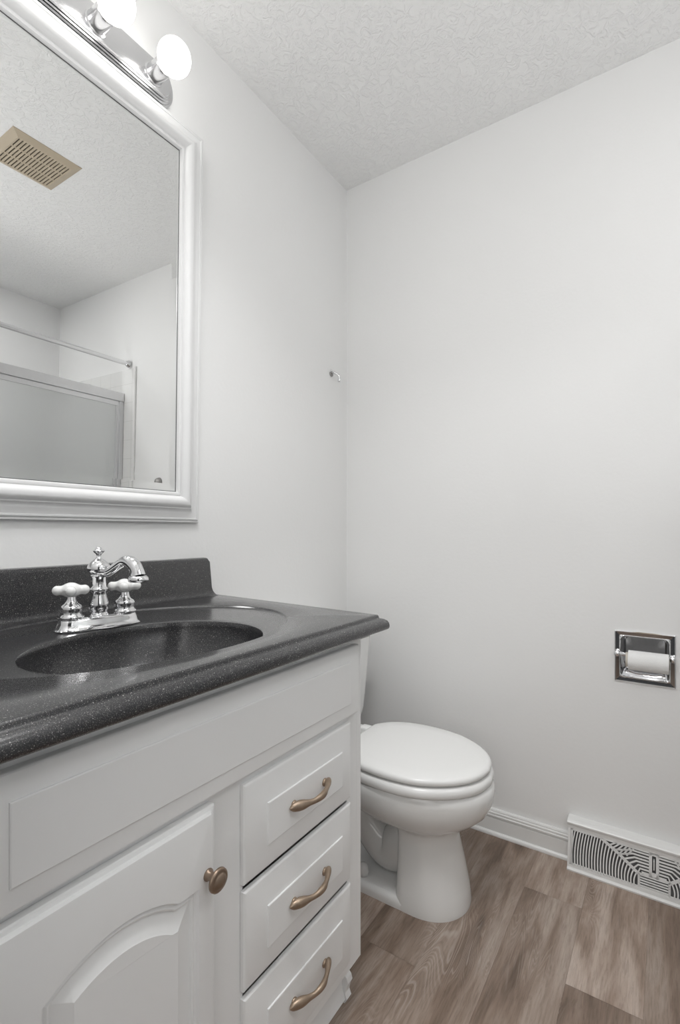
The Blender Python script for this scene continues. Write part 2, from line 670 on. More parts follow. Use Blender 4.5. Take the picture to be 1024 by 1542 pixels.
for k in range(4):
    bar(bm, [(0.187, 0.0440-k*0.0066), (RW-0.187, 0.0440-k*0.0066)], 0.0030)
# centre strap with lever slot, rails
bar(bm, [(CEN-0.0085, 0.052), (CEN-0.0085, 0.116)], 0.0075)
bar(bm, [(CEN+0.0085, 0.052), (CEN+0.0085, 0.116)], 0.0075)
bar(bm, [(CEN-0.012, 0.059), (CEN+0.012, 0.059)], 0.012)
bar(bm, [(CEN-0.012, 0.112), (CEN+0.012, 0.112)], 0.008)
bar(bm, [(0.006, 0.0185), (RW-0.006, 0.0185)], 0.006)
bar(bm, [(0.006, 0.1145), (RW-0.006, 0.1145)], 0.006)
bar(bm, [(0.0105, 0.015), (0.0105, 0.116)], 0.006)
bar(bm, [(RW-0.0105, 0.015), (RW-0.0105, 0.116)], 0.006)
obj('grille', bm, M_trim, rg)
bm = BM()
add_box(bm, CEN-0.0016, CEN+0.0016, ry(0.09)-0.004, ry(0.09)+0.012, 0.072, 0.098, 0.0008)
obj('lever', bm, M_trim, rg)

# ------------------------------------------------------------ toilet paper holder (recessed)
hx, hz = (0.9675+1.1200)/2, (0.5882+0.7392)/2
tp = thing('toilet_paper_holder', 'chrome recessed toilet paper holder set in the back wall', 'paper holder', (hx, 0, hz))
def rrect(w, h, r, n=6):
    pts = []
    for cx, cz, a0 in ((w-r, h-r, 0), (-w+r, h-r, 90), (-w+r, -h+r, 180), (w-r, -h+r, 270)):
        for k in range(n+1):
            a = math.radians(a0 + 90*k/n)
            pts.append((cx+r*math.cos(a), cz+r*math.sin(a)))
    return pts
bm = BM()
w, h = 0.0762, 0.0755
rings = []
for ww, hh, rr, yy in ((w, h, .002, 0.0), (w, h, .002, -0.0045), (w-.0025, h-.0025, .002, -0.0066), (w-.0120, h-.0120, .006, -0.0060),
                       (w-.0126, h-.0126, .010, -0.0072), (w-.0136, h-.0136, .012, -0.0080), (w-.0152, h-.0152, .012, -0.0066), (w-.017, h-.017, .012, 0.0), (w-.019, h-.019, .012, 0.035),
                       (w-.026, h-.026, .012, 0.052), (w-.045, h-.045, .012, 0.058)):
    rings.append([(p[0], yy, p[1]) for p in rrect(ww, hh, rr)])
loft(bm, rings, False, True)
obj('recess_plate', bm, M_chrome, tp, angle=28)
for s in (-1, 1):
    bm = BM()
    lathe(bm, [(0.0085, 0), (0.009, 0.003), (0.008, 0.006), (0.0065, 0.0085), (0.0075, 0.013), (0.0085, 0.018), (0.007, 0.021), (0, 0.022)], (s*0.0685, -0.003, 0.0085), '-y', 20)
    obj('post', bm, M_chrome, tp, smooth=True)
bm = BM()
lathe(bm, [(0.0045, -0.066), (0.0060, -0.064), (0.0060, -0.030), (0.0075, -0.030), (0.0075, 0.034), (0.0060, 0.034), (0.0060, 0.064), (0.0045, 0.066)], (0, -0.0175, 0.0085), 'x', 20)
obj('roller', bm, M_chrome, tp, angle=40)
roll = thing('toilet_paper_roll', 'nearly used up white toilet paper roll hanging on the chrome holder', 'toilet paper', (hx+0.010, -0.0175, hz-0.0065))
bm = BM()
RRo, RRi, HL = 0.0285, 0.0215, 0.0500
b = bmesh.new()
rings = []
for r_, h_ in ((RRi, -HL), (RRo-0.001, -HL), (RRo, -HL+0.001), (RRo, HL-0.001), (RRo-0.001, HL), (RRi, HL), (RRi, -HL)):
    rings.append([(h_, r_*math.cos(2*PI*k/40), r_*math.sin(2*PI*k/40)) for k in range(40)])
loft(bm, rings, False, False)
b.free()
obj('paper', bm, M_paper, roll, angle=40)
bm = BM()
rings = []
for r_, h_ in ((RRi-0.0012, -HL-0.006), (RRi-0.0001, -HL-0.006), (RRi-0.0001, HL+0.001), (RRi-0.0012, HL+0.001), (RRi-0.0012, -HL-0.006)):
    rings.append([(h_, r_*math.cos(2*PI*k/32), r_*math.sin(2*PI*k/32)) for k in range(32)])
loft(bm, rings, False, False)
o = obj('cardboard_core', bm, M_card, roll, angle=40)

# ------------------------------------------------------------ vanity cabinet
CX = 0.540                 # face-frame plane
FX = 0.559                 # door / drawer face plane
CY0, CY1 = -1.562, -0.778  # left / right sides
CT = 0.820
cab = thing('vanity_cabinet', 'white painted bathroom vanity cabinet under the dark countertop', 'cabinet', (0, (CY0+CY1)/2, 0))
def loc(bm):
    bmesh.ops.translate(bm, verts=bm.verts, vec=(0, -(CY0+CY1)/2, 0))
    return bm
side = [(0.002, 0.0), (0.510, 0.0), (0.516, 0.010), (0.511, 0.022), (0.514, 0.035), (0.519, 0.046), (0.516, 0.056), (0.506, 0.066), (0.500, 0.074), (0.500, 0.085), (0.506, 0.100), (0.521, 0.1085), (CX, 0.1085), (CX, CT), (0.002, CT)]
bm = BM()
prism(bm, side, CY0, CY0+0.018, 'y')
prism(bm, side, CY1-0.018, CY1, 'y')
add_box(bm, 0.002, 0.49, CY0+0.018, CY1-0.018, 0.10, 0.118)
add_box(bm, 0.002, 0.012, CY0+0.018, CY1-0.018, 0.118, CT)
obj('carcass', loc(bm), M_cab, cab)
bm = BM()   # face frame: stiles, rails
for a, b_, c, d in ((CY0+0.0182, CY0+0.06, 0.1085, CT), (CY1-0.0565, CY1-0.0182, 0.1085, CT), (-1.212, -1.138, 0.146, 0.630),
                    (CY0+0.06, CY1-0.0565, 0.785, CT), (CY0+0.06, CY1-0.0565, 0.630, 0.665), (CY0+0.06, CY1-0.0565, 0.1085, 0.146)):
    add_box(bm, CX-0.019, CX, a, b_, c, d)
obj('face_frame', loc(bm), M_cab, cab)
bm = BM()
prism(bm, [(s[0]-0.0, s[1]) for s in [(0.495, 0.0), (0.505, 0.0), (0.512, 0.010), (0.508, 0.022), (0.505, 0.030), (0.503, 0.075), (0.500, 0.1085), (0.490, 0.1085)]], CY0+0.0185, CY1-0.0185, 'y')
obj('toe_board', loc(bm), M_cab, cab, angle=40)

def raised_front(y0, y1, z0, z1, bx, bz, k=0.0):
    bm = BM()
    t0 = CX+0.0005
    def R(d, dz, x):
        return [(x, y0+d, z0+dz), (x, y1-d, z0+dz), (x, y1-d, z1-dz), (x, y0+d, z1-dz)]
    prof = [(0, 0, t0), (0, 0, CX+0.0060+k), (0.0008, 0.0008, CX+0.0076+k), (0.0025, 0.0025, CX+0.0088+k), (0.0060, 0.0060, CX+0.0096+k), (bx-0.0015, bz-0.0015, CX+0.0165), (bx-0.0012, bz-0.0012, CX+0.0183), (bx, bz, FX)]
    loft(bm, [R(*p) for p in prof])
    return loc(bm)
obj('false_front', raised_front(-1.515, -0.806, 0.6525, 0.7965, 0.040, 0.030, 0.0040), M_cab, cab, angle=18)
zd = [(0.4805, 0.638), (0.3130, 0.470), (0.137, 0.3012)]

def pull_mesh():
    # bow handle, arc in the y direction; ends leaf-shaped
    bm = BM()
    L = 0.050
    P = [(0.004, -L-0.006, -0.001, 0.0022), (0.0065, -L, -0.001, 0.0066), (0.011, -L+0.012, -0.002, 0.0078), (0.0165, -L+0.024, -0.003, 0.0060), (0.0205, -0.014, -0.003, 0.0046),
         (0.0235, 0.0, -0.001, 0.0056), (0.0225, 0.014, 0.001, 0.0050), (0.0175, 0.026, 0.001, 0.0046), (0.013, L-0.012, 0.001, 0.0058), (0.0080, L, 0.001, 0.0072), (0.004, L+0.006, 0.001, 0.0024)]
    P = [(0.0030, -L-0.010, -0.001, 0.0010), (0.0042, -L-0.004, -0.001, 0.0062), (0.0075, -L+0.006, -0.0012, 0.0088), (0.0120, -L+0.016, -0.0018, 0.0084), (0.0170, -L+0.027, -0.002, 0.0056), (0.0212, -0.012, -0.002, 0.0050),
         (0.0235, 0.0, -0.001, 0.0062), (0.0232, 0.012, 0.0, 0.0066), (0.0195, 0.024, 0.001, 0.0052), (0.0140, L-0.014, 0.001, 0.0058), (0.0078, L-0.004, 0.001, 0.0080), (0.0042, L+0.005, 0.001, 0.0058), (0.0030, L+0.010, 0.001, 0.0010)]
    tube(bm, smoothpath(P, 5), 16, 0.8, up=(1, 0, 0))
    for s in (-1, 1):
        lathe(bm, [(0.0075, 0.0), (0.0072, 0.002), (0.0048, 0.004), (0.0045, 0.010)], (0.0, s*0.046, 0), 'x', 16)
    return bm
pull_me = None
first = None
for k, (a, b_) in enumerate(zd):
    d = obj('drawer', raised_front(-1.1435, -0.8315, a, b_, 0.047, 0.0455), M_cab, cab, angle=18)
    if first is None:
        first = obj('handle', pull_mesh(), M_bronze, d, smooth=True)
        h_ = first
    else:
        h_ = first.copy()
        COL.objects.link(h_)
        h_.parent = d
    h_['label'] = 'aged bronze bow handle'
    zc = (0.5615, 0.3925, 0.2185)[k]
    h_.location = (FX, -0.987-(CY0+CY1)/2, zc)

# arched raised-panel door
def door_mesh():
    bm = BM()
    y0, y1, z0, z1 = -1.512, -1.2065, 0.137, 0.6415
    yc, zc = (y0+y1)/2, 0.36
    oy0, oy1, oz0 = -1.4475, -1.2410, 0.196
    N_ = 120
    # opening outline (counter-clockwise), star-shaped about centre
    def arch(y):
        u = (y-yc)/((oy1-oy0)/2)
        a = abs(u)
        if a > 0.88:
            return 0.5400
        q = a/0.88
        return 0.5350 + 0.0330*(1-q*q)**0.85 + 0.005*max(0.0, (q-0.94)/0.06)
    def hit(ang):
        c, s = math.cos(ang), math.sin(ang)
        lo_, hi_ = 0.0, 1.0
        for _ in range(34):
            mid = (lo_+hi_)/2
            y, z = yc+c*mid, zc+s*mid
            ins = oy0 <= y <= oy1 and oz0 <= z and (z <= arch(y))
            if ins:
                lo_ = mid
            else:
                hi_ = mid
        return (yc+c*lo_, zc+s*lo_)
    def hitr(ang, d):
        c, s = math.cos(ang), math.sin(ang)
        t = 9
        if c > 1e-9: t = min(t, (y1-d-yc)/c)
        if c < -1e-9: t = min(t, (y0+d-yc)/c)
        if s > 1e-9: t = min(t, (z1-d-zc)/s)
        if s < -1e-9: t = min(t, (z0+d-zc)/s)
        return (yc+c*t, zc+s*t)
    angs = [2*PI*k/N_ for k in range(N_)]
    for cy, cz in ((y0, z0), (y1, z0), (y1, z1), (y0, z1), (oy0, oz0), (oy1, oz0), (oy0, 0.540), (oy1, 0.540)):
        angs.append(math.atan2(cz-zc, cy-yc) % (2*PI))
    up = [PI/2 + (k-20)*0.028 for k in range(41)]
    angs = sorted(set(round(a, 6) for a in angs + up))
    op = [hit(a) for a in angs]
    n = len(op)
    def offset(poly, d):
        out = []
        for i in range(n):
            a, b, c = Vector(poly[i-3]), Vector(poly[i]), Vector(poly[(i+3) % n])
            t = (c-a).normalized()
            nn = Vector((-t.y, t.x))
            out.append((b.x+nn.x*d, b.y+nn.y*d))
        return out
    def clampc(poly, d):
        # inset with plain box + arch test: march every point towards the centre
        out = []
        for (y, z) in poly:
            yy = min(max(y, oy0+d), oy1-d)
            zz = max(z, oz0+d)
            # arch limit with its own inset
            lim = arch(yc+(yy-yc)*((oy1-oy0)/2)/((oy1-oy0)/2-d*0.35)) - d*1.02
            zz = min(zz, lim)
            out.append((yy, zz))
        return out
    rings = []
    def R3(poly, x):
        return [(x, p[0], p[1]) for p in poly]
    rings.append(R3([hitr(a, 0) for a in angs], CX+0.0005))
    rings.append(R3([hitr(a, 0) for a in angs], CX+0.0100))
    rings.append(R3([hitr(a, 0.0012) for a in angs], CX+0.0125))
    rings.append(R3([hitr(a, 0.0050) for a in angs], CX+0.0142))
    rings.append(R3([hitr(a, 0.0062) for a in angs], CX+0.0168))
    rings.append(R3([hitr(a, 0.0085) for a in angs], CX+0.0185))
    rings.append(R3([hitr(a, 0.0115) for a in angs], FX))
    for d, x in ((0, FX), (0.0015, FX-0.0042), (0.0040, FX-0.0060), (0.0075, FX-0.0040), (0.0095, FX-0.0045), (0.0110, FX-0.0075), (0.0330, FX-0.0015), (0.0345, FX-0.0005)):
        rings.append(R3(clampc(op, d), x))
    loft(bm, rings, True, True)
    return loc(bm)
door = obj('door', door_mesh(), M_cab, cab, angle=25)
bm = BM()
lathe(bm, [(0.0085, 0), (0.0085, 0.0015), (0.0062, 0.004), (0.0055, 0.012), (0.0070, 0.0155), (0.0145, 0.0175), (0.0165, 0.0195), (0.0160, 0.0225), (0.0125, 0.0245), (0.0118, 0.0240), (0.0100, 0.0262), (0.0060, 0.0285), (0, 0.0290)], (FX, -1.2245-(CY0+CY1)/2, 0.5510), 'x', 32)
kn = obj('knob', bm, M_knob, door, smooth=True)
kn['label'] = 'round aged bronze knob'

# ------------------------------------------------------------ countertop with integral oval sink
top = thing('vanity_countertop', 'black speckled countertop with integral oval sink and backsplash', 'countertop', (0, -1.15, 0.82))
ZT0 = 0.854
NA = 288
def ell(cx, cy, a, b, z):   # a along y, b along x
    return [(cx + b*math.cos(t), cy + a*math.sin(t), z) for t in [2*PI*k/NA for k in range(NA)]]
def quadring(d, z, back=0.0):
    # outer outline: left end, front, right end (slightly out of square); inset d
    # corners (x,y)
    L0 = (0.0015, -1.600+d)
    L1 = (0.589-d, -1.600+d)
    R1 = (0.589-d, -0.7350-d*1.02)
    R0 = (0.0015, -0.6885-d*1.0)
    c = (0.275, -1.15)
    segs = [(R1, R0), (R0, L0), (L0, L1), (L1, R1)]
    out = []
    for k in range(NA):
        t = 2*PI*k/NA
        dx, dy = math.cos(t), math.sin(t)
        best = None
        for (ax, ay), (bx, by) in segs:
            ex, ey = bx-ax, by-ay
            den = dx*ey-dy*ex
            if abs(den) < 1e-12:
                continue
            s = ((ax-c[0])*ey-(ay-c[1])*ex)/den
            q = ((ax-c[0])*dy-(ay-c[1])*dx)/den
            if s > 0 and -1e-6 <= q <= 1+1e-6 and (best is None or s < best):
                best = s
        out.append([c[0]+dx*best, c[1]+dy*best, z])
    # snap nearest point to each corner
    for cn in (L0, L1, R1, R0):
        i = min(range(NA), key=lambda j: (out[j][0]-cn[0])**2+(out[j][1]-cn[1])**2)
        out[i][0], out[i][1] = cn
    return [tuple(p) for p in out]
rings = []
edge = [(0.030, 0.8200), (0.006, 0.8200), (0.002, 0.8215), (0.0002, 0.8250), (0.0000, 0.8300), (0.0010, 0.8350), (0.0035, 0.8395), (0.0080, 0.8430), (0.0125, 0.8450), (0.0160, 0.8458), (0.0172, 0.8475), (0.0180, 0.8510), (0.0195, 0.8532), (0.0225, 0.8540)]
for d, z in edge:
    rings.append(quadring(d, z))
EC = (0.2795, -1.152, 0.330, 0.2430)
for k, z in ((1.0, ZT0), (0.992, ZT0-0.0012), (0.988, ZT0-0.0034), (0.980, ZT0-0.0046), (0.970, ZT0-0.0050)):
    rings.append(ell(EC[0], EC[1], EC[2]*k, EC[3]*k, z))
IC = (0.364, -1.174, 0.2020, 0.1690)
def lerp(a, b, t):
    return a+(b-a)*t
for t, z in ((0.25, -0.0050), (0.55, -0.0056), (0.85, -0.0064)):
    c = [lerp(EC[i]*(0.97 if i > 1 else 1), IC[i]*(1.08 if i > 1 else 1), t) for i in range(4)]
    rings.append(ell(c[0], c[1], c[2], c[3], ZT0+z))
for k, z in ((1.08, -0.0066), (1.03, -0.0068), (1.008, -0.0076), (1.0, -0.0105), (0.996, -0.018), (0.985, -0.036), (0.945, -0.056), (0.89, -0.080), (0.80, -0.102), (0.66, -0.120), (0.48, -0.132), (0.28, -0.138), (0.11, -0.141)):
    rings.append(ell(IC[0]-0.02*(1-min(1, k)), IC[1], IC[2]*k, IC[3]*k, ZT0+z))
bm = BM()
loft(bm, rings, False, True)
bmesh.ops.translate(bm, verts=bm.verts, vec=(0, 1.15, -0.82))
obj('counter_slab', bm, M_gran, top, angle=50)
bm = BM()
pf = [(0.0015, 0.8542), (0.0330, 0.8542), (0.0265, 0.8560), (0.0225, 0.8600), (0.0205, 0.8670), (0.0198, 0.8760), (0.0198, 0.9510), (0.0188, 0.9570), (0.0160, 0.9605), (0.0120, 0.9620), (0.0015, 0.9625)]
ends = []
for y, sh in ((-1.5995, 0), (-0.7330, 1)):
    ring = []
    for (px, pz) in pf:
        t = max(0.0, (0.880-pz)/0.026)
        yy = y
        if sh:
            yy = y - 0.010*max(0, (pz-0.862)/0.1) + 0.012*min(1, t)**2
            if pz > 0.955:
                yy -= 0.004
        ring.append((px, yy, pz))
    ends.append(ring)
ring2 = [(p[0]*0.9+0.0002, p[1]-0.004, p[2]-(0.002 if p[2] > 0.95 else 0)) for p in ends[1]]
r_in = [(p[0], p[1]-0.006, p[2]) for p in ends[1]]
r_out = [(0.0015+(p[0]-0.0015)*0.78, p[1], p[2]-(0.003 if p[2] > 0.95 else 0)) for p in ends[1]]
loft(bm, [ends[0], r_in, [(0.0015+(p[0]-0.0015)*0.95, p[1]-0.0018, p[2]-(0.001 if p[2] > 0.95 else 0)) for p in ends[1]], r_out])
bmesh.ops.translate(bm, verts=bm.verts, vec=(0, 1.15, -0.82))
obj('backsplash', bm, M_gran, top, angle=30)
bm = BM()
lathe(bm, [(0.0215, 0), (0.0215, 0.0015), (0.017, 0.0025), (0.014, 0.001), (0, 0.001)], (0.344, -1.18+1.15, ZT0-0.1405-0.82), 'z', 28)
obj('drain', bm, M_chrome, top, smooth=True)

# ------------------------------------------------------------ faucet
fa = thing('faucet', 'chrome two handle sink faucet with white porcelain cross handles', 'faucet', (0.163, -1.155, ZT0-0.0055), (0, 0, math.radians(-9)))
bm = BM()
def stad(a, b, z, n=48):     # a half length (y), b half width (x)
    out = []
    for k in range(n):
        t = 2*PI*k/n
        cx, sy = math.cos(t), math.sin(t)
        e = 0.62
        out.append((b*math.copysign(abs(cx)**e, cx), a*math.copysign(abs(sy)**e, sy), z))
    return out
loft(bm, [stad(0.0800, 0.0290, 0), stad(0.0805, 0.0295, 0.0022), stad(0.0785, 0.0275, 0.0036), stad(0.0755, 0.0250, 0.0060), stad(0.0735, 0.0230, 0.0140), stad(0.0715, 0.0215, 0.0200), stad(0.0690, 0.0195, 0.0225), stad(0.062, 0.0150, 0.0235)])
obj('base_plate', bm, M_chrome, fa, angle=40)
bm = BM()
lathe(bm, [(0.0185, 0.020), (0.0190, 0.0235), (0.0165, 0.0265), (0.0150, 0.0290), (0.0165, 0.0330), (0.0185, 0.0400), (0.0180, 0.0480), (0.0150, 0.0600), (0.0135, 0.0690), (0.0150, 0.0710), (0.0170, 0.0730), (0.0170, 0.0750), (0.0150, 0.0770), (0.0135, 0.0790),
           (0.0128, 0.0850), (0.0130, 0.0960), (0.0150, 0.0990), (0.0150, 0.1010), (0.0138, 0.1030), (0.0160, 0.1060), (0.0205, 0.1100), (0.0215, 0.1150), (0.0200, 0.1210), (0.0160, 0.1270), (0.0105, 0.1315), (0.0062, 0.1345), (0.0045, 0.1380), (0.0042, 0.1410)], (0, 0, 0), 'z', 36)
obj('column', bm, M_chrome, fa, angle=60)
bm = BM()
lathe(bm, [(0.0040, 0.1400), (0.0050, 0.1430), (0.0085, 0.1465), (0.0110, 0.1490), (0.0108, 0.1505), (0.0070, 0.1520), (0.0055, 0.1545), (0.0045, 0.1565), (0.0015, 0.1575)], (0, 0, 0), 'z', 28)
obj('finial', bm, M_chrome, fa, smooth=True)
bm = BM()
sp = smoothpath([(0.006, 0, 0.1120, 0.0120), (0.022, 0, 0.1095, 0.0112), (0.036, 0, 0.1130, 0.0088), (0.054, 0, 0.1225, 0.0086), (0.072, 0, 0.1305, 0.0100), (0.088, 0, 0.1300, 0.0120), (0.100, 0, 0.1225, 0.0128), (0.107, 0, 0.1120, 0.0128), (0.1095, 0, 0.1045, 0.0140)], 6)
b = bmesh.new()
tube(b, sp, 20, 1.0, up=(0, 1, 0))
lathe(b, [(0.0140, 0.0), (0.0175, -0.0030), (0.0185, -0.0070), (0.0180, -0.0100), (0.0150, -0.0120), (0.0100, -0.0120)], (0.1105, 0, 0.1050), 'z', 28)
merge(bm, b, Matrix.Rotation(math.radians(16), 4, 'Z'))
obj('spout', bm, M_chrome, fa, angle=60)
for s in (-1, 1):
    bm = BM()
    lathe(bm, [(0.0215, 0.0225), (0.0230, 0.0240), (0.0230, 0.0275), (0.0195, 0.0300), (0.0185, 0.0330), (0.0195, 0.0400), (0.0200, 0.0440), (0.0180, 0.0475), (0.0125, 0.0510), (0.0100, 0.0560), (0.0090, 0.0600), (0.0085, 0.0660)], (0, s*0.0508, 0), 'z', 32)
    st = obj('valve_body', bm, M_chrome, fa, angle=60)
    # porcelain cross handle: hub plus four rounded arms, one skin
    me_b = BM()
    ang0 = math.radians(70 if s < 0 else 63)
    arms = [(math.cos(ang0+k*PI/2), math.sin(ang0+k*PI/2)) for k in range(4)]
    def sd_h(x, y, z):
        d = math.sqrt((x/0.0175)**2+(y/0.0175)**2+(z/0.0145)**2)
        dh = (d-1)*0.0145
        for ax, ay in arms:
            t = min(max(x*ax+y*ay, 0), 0.0225)
            q = t/0.0225
            rr_ = 0.0076+0.0018*q*q
            da = math.sqrt((x-ax*t)**2+(y-ay*t)**2+z*z)-rr_
            h = max(0.004-abs(dh-da), 0)/0.004
            dh = min(dh, da)-h*h*0.004*0.25
        return dh
    N1, N2 = 128, 44
    rings = []
    for j in range(N2+1):
        ph = -PI/2 + PI*j/N2
        ring = []
        for k in range(N1):
            th = 2*PI*k/N1
            ux, uy, uz = math.cos(ph)*math.cos(th), math.cos(ph)*math.sin(th), math.sin(ph)
            a_, b_ = 0.004, 0.042
            for _ in range(18):
                m_ = (a_+b_)/2
                if sd_h(ux*m_, uy*m_, uz*m_) < 0:
                    a_ = m_
                else:
                    b_ = m_
            ring.append((ux*a_, s*0.0508+uy*a_, 0.0765+uz*a_))
        rings.append(ring)
    loft(me_b, rings)
    hd = obj('cross_handle', me_b, M_handle, fa, smooth=True)
    hd['label'] = 'white porcelain cross handle'

# ------------------------------------------------------------ mirror
MY0, MY1, MZ0, MZ1 = -1.568, -0.7760, 1.0605, 2.1215
TILT = 0.018
mr = thing('wall_mirror', 'large rectangular wall mirror in a wide moulded white frame', 'mirror', (0.003, (MY0+MY1)/2, MZ0), (0, TILT, 0))
y0, y1, z1 = MY0-(MY0+MY1)/2, MY1-(MY0+MY1)/2, MZ1-MZ0
bm = BM()
fp = [(0.0, 0.0), (0.0, 0.0060), (0.0015, 0.0085), (0.0045, 0.0092), (0.0058, 0.0078), (0.0066, 0.0098), (0.0085, 0.0118), (0.0115, 0.0122), (0.0128, 0.0108), (0.0150, 0.0110),
      (0.0200, 0.0118), (0.0270, 0.0135), (0.0330, 0.0165), (0.0365, 0.0195), (0.0372, 0.0215), (0.0405, 0.0222), (0.0412, 0.0240), (0.0445, 0.0285), (0.0500, 0.0320), (0.0560, 0.0325), (0.0620, 0.0300), (0.0665, 0.0255),
      (0.0690, 0.0215), (0.0700, 0.0185), (0.0712, 0.0178), (0.0725, 0.0195), (0.0755, 0.0205), (0.0790, 0.0195), (0.0805, 0.0165), (0.0812, 0.0105)]
sweep_rect(bm, fp, y0, y1, 0, z1, 0.0)
obj('mirror_frame', bm, M_frame, mr, angle=30)
bm = BM()
sweep_rect(bm, [(0.078, 0.0103), (0.083, 0.0103), (0.1010, 0.0095)], y0, y1, 0, z1, 0.0)
vs = [bm.verts.new(p) for p in ((0.0095, y0+0.101, 0.101), (0.0095, y1-0.101, 0.101), (0.0095, y1-0.101, z1-0.101), (0.0095, y0+0.101, z1-0.101))]
bm.faces.new(vs)
obj('mirror_glass', bm, M_mirror, mr)
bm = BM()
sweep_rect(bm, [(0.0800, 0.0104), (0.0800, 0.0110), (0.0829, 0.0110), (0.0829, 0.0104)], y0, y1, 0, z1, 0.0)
obj('painted_edge_reflection', bm, M_edge_refl, mr)  # dark strip painted in for the frame's underside reflected in the bevel
bm = BM()
add_box(bm, 0.001, 0.006, y0+0.01, y1-0.01, 0.01, z1-0.01)
obj('backing_board', bm, M_dark, mr)

# ------------------------------------------------------------ vanity light bar
BY = -1.157
BZ = 2.190
vl = thing('vanity_light', 'chrome bar light with round lit globe bulbs above the mirror', 'light fixture', (0, BY, BZ))
bm = BM()
def rr3(hy, hz, r, x):
    return [(x, p[0], p[1]) for p in rrect(hy, hz, r, 10)]
rings = []
for ins, x in ((0, 0.001), (0, 0.008), (0.0015, 0.0098), (0.0050, 0.0100), (0.0058, 0.0125), (0.0095, 0.0145), (0.0105, 0.0172), (0.0140, 0.0185), (0.0150, 0.0215), (0.0185, 0.0228), (0.0200, 0.0255), (0.0240, 0.0265)):
    rings.append(rr3(0.296-ins, 0.0545-ins, 0.050-ins, x))
loft(bm, rings)
obj('bar_plate', bm, M_bar, vl, angle=25)
for k in range(4):
    yy = -0.932-0.15*k-BY
    bm = BM()
    lathe(bm, [(0.0260, 0.0255), (0.0260, 0.028), (0.0230, 0.030), (0.0220, 0.034), (0.0220, 0.066), (0.0200, 0.069)], (0, yy, -0.006), 'x', 28)
    obj('socket', bm, M_bar, vl, angle=40)
    bm = BM()
    RB = 0.0392
    xc = 0.106
    pr = [(0.0135, 0.056), (0.0150, 0.064)]
    for j in range(1, 25):
        a = PI - 0.42 - (PI-0.42)*(j-1)/23
        pr.append((RB*math.sin(a), xc+RB*math.cos(a)))
    lathe(bm, pr, (0, yy, -0.006), 'x', 36)
    obj('bulb', bm, M_bulb, vl, smooth=True)

# ------------------------------------------------------------ toilet
TY = -0.379
to = thing('toilet', 'white two piece toilet with closed lid between vanity and back wall', 'toilet', (0, TY, 0))
NT = 72
def egg(xb, xf, hw, z, eb=0.75, ef=1.0, mid=0.46):
    """outline: back xb, front xf, half width hw. squarer at the back (eb<1)"""
    xm = xb+(xf-xb)*mid
    out = []
    for k in range(NT):
        t = 2*PI*k/NT
        c, s = math.cos(t), math.sin(t)
        if c >= 0:
            x = xm+(xf-xm)*abs(c)**ef
            y = hw*math.copysign(abs(s)**0.98, s)
        else:
            x = xm-(xm-xb)*abs(c)**eb
            y = hw*math.copysign(abs(s)**eb, s)
        out.append((x, y, z))
    return out
bm = BM()
rings = [egg(0.460, 0.646, 0.112, 0.0, 0.5, 0.85, 0.3), egg(0.460, 0.647, 0.113, 0.012, 0.5, 0.85, 0.3), egg(0.463, 0.641, 0.109, 0.05, 0.45, 0.85, 0.3), egg(0.466, 0.626, 0.102, 0.12, 0.4, 0.85, 0.3), egg(0.466, 0.611, 0.096, 0.18, 0.4, 0.85, 0.3), egg(0.464, 0.609, 0.096, 0.206, 0.4, 0.85, 0.3),
         egg(0.44, 0.615, 0.103, 0.218, 0.5, 0.9, 0.4), egg(0.39, 0.638, 0.123, 0.230, 0.6, 0.95), egg(0.33, 0.668, 0.145, 0.246, 0.75), egg(0.27, 0.694, 0.167, 0.270, 0.75), egg(0.24, 0.708, 0.179, 0.300, 0.75), egg(0.23, 0.712, 0.182, 0.326, 0.75), egg(0.23, 0.710, 0.182, 0.342, 0.75), egg(0.235, 0.703, 0.178, 0.350, 0.75), egg(0.30, 0.65, 0.12, 0.351, 0.8)]
loft(bm, rings)
# foot flange running back under the trapway
def foot(hw, x0, x1, z):
    return [(x0+(x1-x0)*(0.5+0.5*math.copysign(abs(math.cos(2*PI*k/NT))**0.35, math.cos(2*PI*k/NT))), hw*math.copysign(abs(math.sin(2*PI*k/NT))**0.5, math.sin(2*PI*k/NT)), z) for k in range(NT)]
loft(bm, [foot(0.112, 0.13, 0.60, 0.0), foot(0.113, 0.13, 0.60, 0.016), foot(0.110, 0.133, 0.598, 0.024), foot(0.101, 0.145, 0.59, 0.031), foot(0.070, 0.16, 0.58, 0.034)])
# trapway: S tube, visible on the side
tube(bm, smoothpath([(0.53, 0, 0.19, 0.080), (0.46, 0, 0.120, 0.074), (0.40, 0, 0.085, 0.060), (0.34, 0, 0.13, 0.056), (0.29, 0, 0.195, 0.058), (0.23, 0, 0.195, 0.058), (0.19, 0, 0.13, 0.054), (0.17, 0, 0.02, 0.054)], 6), 24)
